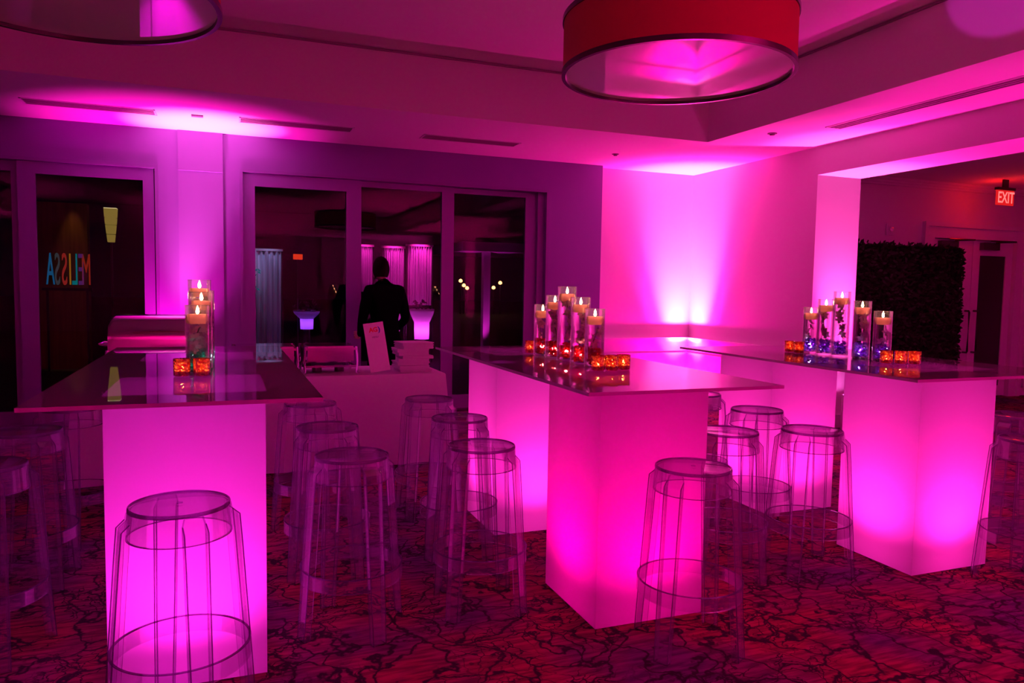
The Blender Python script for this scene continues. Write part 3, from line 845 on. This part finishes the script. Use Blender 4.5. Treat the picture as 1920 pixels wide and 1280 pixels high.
ex = thing('exit_sign', 'red illuminated EXIT sign hanging from the hall ceiling', 'sign', (9.63, 7.0, 2.765))
obj('sign_plate', bx(-.165, -.008, -.10, .165, .008, .095, .003), emit('exit_plate', (1, .015, .02), .75), ex)
text('EXIT', .205, (.012, -.0095, -.006), emit('exit_letters', (1, .14, .14), 1.7), ex, sx=.74, bold=.003)
bm = bmesh.new(); box(bm, -.16, -.03, .095, .16, .03, .13); box(bm, -.05, -.01, .13, .05, .01, .235); obj('canopy', bm, M['black'], ex)
point('exit_glow', (0, -.12, -.02), (1, .01, .01), 2.2, .05, ex)
point('exit_glow', (0, .10, .02), (1, .01, .01), 3.0, .05, ex)
sb = thing('alarm_strobe', 'small white alarm strobe on the hall wall above the hedge', 'alarm', (8.289, Yh, 2.33))
obj('backplate', bx(-.06, -.03, -.08, .06, 0, .08, .006), M['trim_white'], sb)
obj('strobe_lens', LM([(.035, 0), (.03, .02), (0, .028)], 16, M=Matrix.Rotation(PI / 2, 4, 'X') @ Matrix.Translation((0, 0, .03))), M['chrome'], sb, True)

# ------------------------------------------------------------------ outside the glass, at night
st('floor_terrace', bx(-30, Yw + .2, -.12, 40, 80, -.02), M['stone'])
# wooden wall with warm light and the letter sign, seen from behind
st('wall_terrace', bx(-2.95, 14.35, -.02, -2.15, 14.6, 2.75), M['wood'])
spot('terrace_downlight', (-2.35, 14.1, 3.1), (-2.35, 14.33, 1.9), (1, .42, .08), 20, 34, .9, .03)
sg = thing('letter_sign', 'free-standing coloured letter sign seen reversed through the glass door', 'sign', (-2.4, 14.0, 0))
bm = bmesh.new(); box(bm, -.36, -.03, 1.30, .36, .03, 1.345); box(bm, -.30, -.02, -.02, -.27, .02, 1.30); box(bm, .27, -.02, -.02, .30, .02, 1.30)
obj('stand', bm, M['black'], sg)
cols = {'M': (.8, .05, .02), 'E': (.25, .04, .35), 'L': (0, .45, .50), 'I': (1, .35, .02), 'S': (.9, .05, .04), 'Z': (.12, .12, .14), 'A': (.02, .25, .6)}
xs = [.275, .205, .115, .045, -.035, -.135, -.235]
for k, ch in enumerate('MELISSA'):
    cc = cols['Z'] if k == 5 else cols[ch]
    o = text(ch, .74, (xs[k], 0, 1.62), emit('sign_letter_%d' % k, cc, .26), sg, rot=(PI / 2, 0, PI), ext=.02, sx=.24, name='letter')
ln = thing('lantern', 'tapered slatted yellow lantern glowing beyond the glass door', 'lantern', (-1.75, 14.0, 2.38))
bm = bmesh.new()
for z0, z1, r0, r1 in ((.10, .205, .092, .098), (.015, .09, .082, .090), (-.10, .005, .066, .080), (-.20, -.11, .052, .064)):
    lathe(bm, [(r0, z0), (r1, z1)], 4, M=Matrix.Rotation(PI / 4, 4, 'Z') @ Matrix.Scale(1.35, 4))
obj('shade', bm, emit('lantern_shade', (1, .66, .12), .24), ln)
obj('shade_top', LM([(0, .272), (.13, .272), (.13, .285), (0, .285)], 4, M=Matrix.Rotation(PI / 4, 4, 'Z')), emit('lantern_top', (1, .85, .40), 1.2), ln)
bm = bmesh.new(); box(bm, -.015, -.015, -2.38, .015, .015, -.28); obj('post', bm, M['black'], ln)
# column and canopy edge with a small uplight
st('terrace_canopy', bx(4.3, 13.9, 2.17, 6.5, 16.5, 2.35), M['wall_white'])
st('terrace_column', bx(4.76, 14.0, -.02, 4.90, 14.14, 2.17), M['wall_white'])
spot('terrace_uplight', (4.75, 13.8, .05), (4.83, 14.02, 2.2), (1, .02, .75), 60, 40, .8, .03)
# lit drapes, planters and a sign added to stand in for window reflections
def drape_standin(x0, x1, z0, z1, y, label, mat, seed=0):
    bm = bmesh.new(); n = 48; hw = (x1 - x0) / 2; rows = []
    for d in (0, .01):
        top, bot = [], []
        for k in range(n + 1):
            x = -hw + 2 * hw * k / n; yy = .03 * math.sin(k * 1.25 + seed) + .012 * math.sin(k * .5) + d
            top.append(bm.verts.new((x, yy, z1))); bot.append(bm.verts.new((x * .97, yy * 1.2, z0)))
        rows.append((top, bot))
        for k in range(n): bm.faces.new((bot[k], bot[k + 1], top[k + 1], top[k]))
    for k in range(n):
        bm.faces.new((rows[0][0][k], rows[0][0][k + 1], rows[1][0][k + 1], rows[1][0][k])); bm.faces.new((rows[0][1][k], rows[0][1][k + 1], rows[1][1][k + 1], rows[1][1][k]))
    t = thing('drape_standin', label, 'drape_standin', ((x0 + x1) / 2, y, 0))
    obj('fabric', bm, mat, t, True)
    obj('rail', bx(-hw - .03, -.03, z1, hw + .03, .04, z1 + .04), M['trim_white'], t)
    for sx in (-1, 1): obj('post', bx(sx * (hw + .02) - .012, -.012, -.02, sx * (hw + .02) + .012, .012, z1), M['black'], t)
    return t
drape_standin(.10, .96, .30, 2.06, 14.3, 'pale blue lit panel with bright top edge standing in for a reflection in the left window', M['curtain'])
for x in (.35, .75): spot('drape_standin_light', (x, 13.9, 2.5), (x, 14.3, 1.7), (.50, .45, 1), 11, 60, .9, .02)  # added lamps so the stand-in panel shows bright from the top
for i, (x0, x1, z0, z1, lab) in enumerate(((2.30, 2.62, 1.35, 2.20, 'short pink lit panel standing in for a reflection in the middle window, leftmost of three'), (2.83, 3.22, 1.1, 2.19, 'pink lit panel standing in for a reflection in the middle window, centre of three'), (3.30, 3.78, 1.1, 2.24, 'brightest pink lit panel standing in for a reflection in the middle window, rightmost of three'))):
    t_ = drape_standin(x0, x1, z0, z1, 14.3, lab, M['curtain'], i)
    spot('drape_standin_light', ((x0 + x1) / 2, 13.95, z1 + .35), ((x0 + x1) / 2, 14.3, z1 - .5), (1, .02, .42), 42 + 14 * i, 66, .8, .02)
def planter(x, y, z0, z1, rt, rb, col, st_, label):  # added glowing pot in place of a lit shape mirrored in the glass
    t = thing('glowing_planter_standin', label, 'planter', (x, y, -.02), group=None)
    h = z1 - z0
    if z0 > .05: obj('pedestal', LM([(0, 0), (rb * .8, 0), (rb * .7, .03), (rb * .5, z0), (0, z0)], 20), M['black'], t, True)
    obj('pot', LM([(0, z0), (rb, z0), (rb * 1.05, z0 + h * .55), (rt * .9, z0 + h * .8), (rt, z1 - .03), (rt, z1), (rt - .03, z1), (rt - .05, z0 + h * .8), (0, z0 + h * .75)], 28), M['box_acrylic'], t, True)
    point('planter_lamp', (0, 0, z0 + h * .3), col, st_, .03, t)
    bm = bmesh.new(); rr = random.Random(int(x * 10))
    for k in range(40):
        a = rr.random() * 6.28; q = rr.random() * rt; p = Vector((q * math.cos(a), q * math.sin(a), z1 - .05 + rr.random() * .18))
        u = Vector((rr.uniform(-1, 1), rr.uniform(-1, 1), rr.uniform(.2, 1))).normalized() * .09; w_ = u.orthogonal().normalized() * .025
        bm.faces.new([bm.verts.new(v) for v in (p, p + u * .5 + w_, p + u, p + u * .5 - w_)])
    tube(bm, [(0, 0, z0 + h * .7), (0, 0, z1 + .02)], .01, 6)
    obj('foliage', bm, M['leaf'], t)
planter(1.38, 14.0, .68, 1.02, .235, .115, (.35, .06, 1), 1.6, 'tapered blue-violet glowing stand-in for a reflection in the left window')
planter(3.52, 14.0, .48, 1.06, .24, .14, (1, .05, .85), 5.5, 'bright magenta glowing stand-in for a reflection in the middle window, larger of two')
planter(3.02, 14.1, .60, .96, .14, .09, (1, .04, .80), 1.8, 'small magenta glowing stand-in for a reflection in the middle window, beside the larger')
rs = thing('lit_sign_standin', 'tiny red lit stand-in for an exit sign reflected high up in the left window', 'sign', (1.29, 14.7, 1.985))  # added in place of an exit sign mirrored in the glass
obj('sign_face', bx(-.085, -.02, -.05, .085, .02, .05), emit('red_sign_face', (1, .05, .01), .8), rs)
obj('post', bx(-.01, .02, -2.005, .01, .04, .05), M['black'], rs)
bm = bmesh.new(); rr = random.Random(2)
for k in range(160):
    a = rr.random() * 6.28; b_ = rr.uniform(-.5, 1.5); q = .22 * rr.random() ** .5
    p = Vector((q * math.cos(a), .1 * math.sin(a), q * math.sin(b_ * 2)))
    u = Vector((rr.uniform(-1, 1), rr.uniform(-1, 1), rr.uniform(-1, 1))).normalized() * .09; w_ = u.orthogonal().normalized() * .02
    bm.faces.new([bm.verts.new(v) for v in (p, p + u * .5 + w_, p + u, p + u * .5 - w_)])
sp_ = thing('plant_standin', 'spiky teal glowing stand-in for a reflected plant in front of the pale blue panel', 'ornament', (.33, 14.1, 1.52))
obj('spikes', bm, emit('teal_glow', (0, .30, .42), .35), sp_)  # emission added so the stand-in for a mirrored plant shows up
obj('stand', bx(-.015, -.01, -1.54, .015, .01, 0), M['black'], sp_)
for i, (x, y, z) in enumerate(((12.25, 40, 1.75), (12.6, 40.5, 1.5), (12.95, 41, 1.35), (14.2, 40, 1.40), (14.6, 40, 1.68))):
    t = thing('street_lamp', 'x', 'street lamp', (x, y, -.02), group='far street lamps')
    t['label'] = 'tiny orange street lamp far beyond the right window, %s' % ('leftmost of five', 'second from left', 'third from left', 'second from right', 'rightmost of five')[i]
    obj('post', LM([(.04, 0), (.03, z)], 8), M['black'], t)
    obj('globe', LM([(0, z), (.09, z + .04), (.11, z + .1), (.07, z + .18), (0, z + .21)], 12), emit('street_lamp_globe_%d' % i, (1, .45, .12), 6), t, True)

# ------------------------------------------------------------------ person in black behind the buffet
def person():
    t = thing('person', 'person in black clothes standing behind the buffet, back to the room', 'person', (1.52, 7.55, 0), math.radians(18))
    J = {'pel': (0, 0, .95), 'wai': (0, .01, 1.10), 'che': (0, .02, 1.30), 'nec': (-.01, .03, 1.46), 'nek': (-.02, .045, 1.52),
         'hl': (-.10, 0, .90), 'kl': (-.12, .03, .50), 'al': (-.12, 0, .09), 'tl': (-.14, .14, .04),
         'hr': (.10, 0, .90), 'kr': (.12, .03, .50), 'ar': (.13, 0, .09), 'tr': (.15, .14, .04),
         'sl': (-.18, .02, 1.41), 'el': (-.25, .02, 1.12), 'wl': (-.18, .20, .95),
         'sr': (.18, .02, 1.41), 'er': (.26, .03, 1.12), 'wr': (.18, .22, .96)}
    E_ = [('pel', 'wai'), ('wai', 'che'), ('che', 'nec'), ('nec', 'nek'), ('pel', 'hl'), ('hl', 'kl'), ('kl', 'al'), ('al', 'tl'), ('pel', 'hr'), ('hr', 'kr'), ('kr', 'ar'), ('ar', 'tr'),
          ('che', 'sl'), ('sl', 'el'), ('el', 'wl'), ('che', 'sr'), ('sr', 'er'), ('er', 'wr')]
    RR = {'pel': .15, 'wai': .135, 'che': .16, 'nec': .07, 'nek': .055, 'hl': .10, 'kl': .065, 'al': .05, 'tl': .04, 'hr': .10, 'kr': .065, 'ar': .05, 'tr': .04, 'sl': .075, 'el': .05, 'wl': .035, 'sr': .075, 'er': .05, 'wr': .035}
    me = bpy.data.meshes.new('body'); ks = list(J)
    me.from_pydata([J[k] for k in ks], [(ks.index(a), ks.index(b)) for a, b in E_], [])
    me.materials.append(M['suit'])
    o = bpy.data.objects.new('body', me); link(o, t)
    sk = o.modifiers.new('skin', 'SKIN'); sk.use_smooth_shade = True
    for i, k in enumerate(ks):
        o.data.skin_vertices[0].data[i].radius = (RR[k], RR[k] * (.72 if k in ('che', 'wai', 'pel') else 1))
    o.data.skin_vertices[0].data[0].use_root = True
    sb_ = o.modifiers.new('sub', 'SUBSURF'); sb_.levels = 2; sb_.render_levels = 2
    # head turned to the right, chin slightly down
    bm = bmesh.new(); bmesh.ops.create_uvsphere(bm, u_segments=24, v_segments=16, radius=1)
    for v in bm.verts:
        x, y, z = v.co; v.co = Vector((x * .075 * (1 - .18 * max(0, -z)), y * .095, z * .118))
        if v.co.y > .085 and abs(v.co.x) < .02 and -.03 < v.co.z < .02: v.co.y += .02       # nose
    box(bm, -.082, -.01, -.03, -.074, .015, .03); box(bm, .074, -.01, -.03, .082, .015, .03)  # ears
    hd = obj('head', bm, M['skin'], t, True, (-.02, .06, 1.63), (math.radians(-6), 0, math.radians(-25)))
    for s in (-1, 1):
        e = bmesh.new(); bmesh.ops.create_uvsphere(e, u_segments=10, v_segments=8, radius=.011, matrix=Matrix.Translation((s * .03, .082, .012)))
        obj('eye', e, M['black'], hd, True)
    obj('mouth', bx(-.022, .083, -.062, .022, .090, -.055), M['red_ink'], hd)
    bm = bmesh.new(); bmesh.ops.create_uvsphere(bm, u_segments=24, v_segments=16, radius=1)
    bmesh.ops.delete(bm, geom=[v for v in bm.verts if v.co.y > .35 and v.co.z < .45 or v.co.z < -.75], context='VERTS')
    for v in bm.verts: v.co = Vector((v.co.x * .086, v.co.y * .105, v.co.z * .128))
    obj('hair', bm, M['hair'], hd, True, (0, -.004, .006))
    # hands: palm, four fingers and a thumb, loosely curled
    for s in (-1, 1):
        bm = bmesh.new(); c0 = Vector((s * .18, .22, .955))
        box(bm, c0.x - .012, c0.y, c0.z - .04, c0.x + .012, c0.y + .085, c0.z + .04)
        bmesh.ops.bevel(bm, geom=bm.edges[:], offset=.008, segments=2, affect='EDGES')
        for k, L_ in enumerate((.06, .072, .078, .07)):
            z = c0.z - .03 + k * .02
            tube(bm, [(c0.x, c0.y + .08, z), (c0.x - s * .006, c0.y + .08 + L_ * .5, z - .004), (c0.x - s * .025, c0.y + .08 + L_ * .85, z - .01)], [.0095, .0085, .006], 8)
        tube(bm, [(c0.x, c0.y + .02, c0.z + .035), (c0.x - s * .02, c0.y + .055, c0.z + .055), (c0.x - s * .035, c0.y + .085, c0.z + .05)], [.011, .0095, .007], 8)
        obj('hand', bm, M['skin'], t, True)
person()

# ------------------------------------------------------------------ world, camera, view
w = bpy.data.worlds.new('night'); S.world = w; w.use_nodes = True
w.node_tree.nodes['Background'].inputs[0].default_value = (.10, .05, .2, 1); w.node_tree.nodes['Background'].inputs[1].default_value = .004

f, yaw, pitch, roll, H = 1400.9, .367, -.071, .017, 1.461
import json
cy, sy = math.cos(yaw), math.sin(yaw)
F = Vector((sy * math.cos(pitch), cy * math.cos(pitch), math.sin(pitch)))
R = Vector((cy, -sy, 0)); U = R.cross(F)
R2 = R * math.cos(roll) + U * math.sin(roll); U2 = -R * math.sin(roll) + U * math.cos(roll)
cam = bpy.data.cameras.new('camera'); co = bpy.data.objects.new('camera', cam); link(co)
cam.sensor_width = 36; cam.lens = f / 1920 * 36; cam.clip_start = .05; cam.clip_end = 200
m = Matrix((R2, U2, -F)).transposed().to_4x4(); m.translation = Vector((0, 0, H)); co.matrix_world = m
S.camera = co
S.view_settings.view_transform = 'Standard'; S.view_settings.look = 'None'; S.view_settings.gamma = 1; S.view_settings.exposure = 0
S.view_settings.use_curve_mapping = False
cy_ = S.cycles
cy_.max_bounces = 10; cy_.diffuse_bounces = 4; cy_.glossy_bounces = 4; cy_.transmission_bounces = 6; cy_.transparent_max_bounces = 48
cy_.sample_clamp_indirect = 4; cy_.caustics_reflective = False; cy_.caustics_refractive = False
cy_.use_denoising = True; cy_.blur_glossy = .3
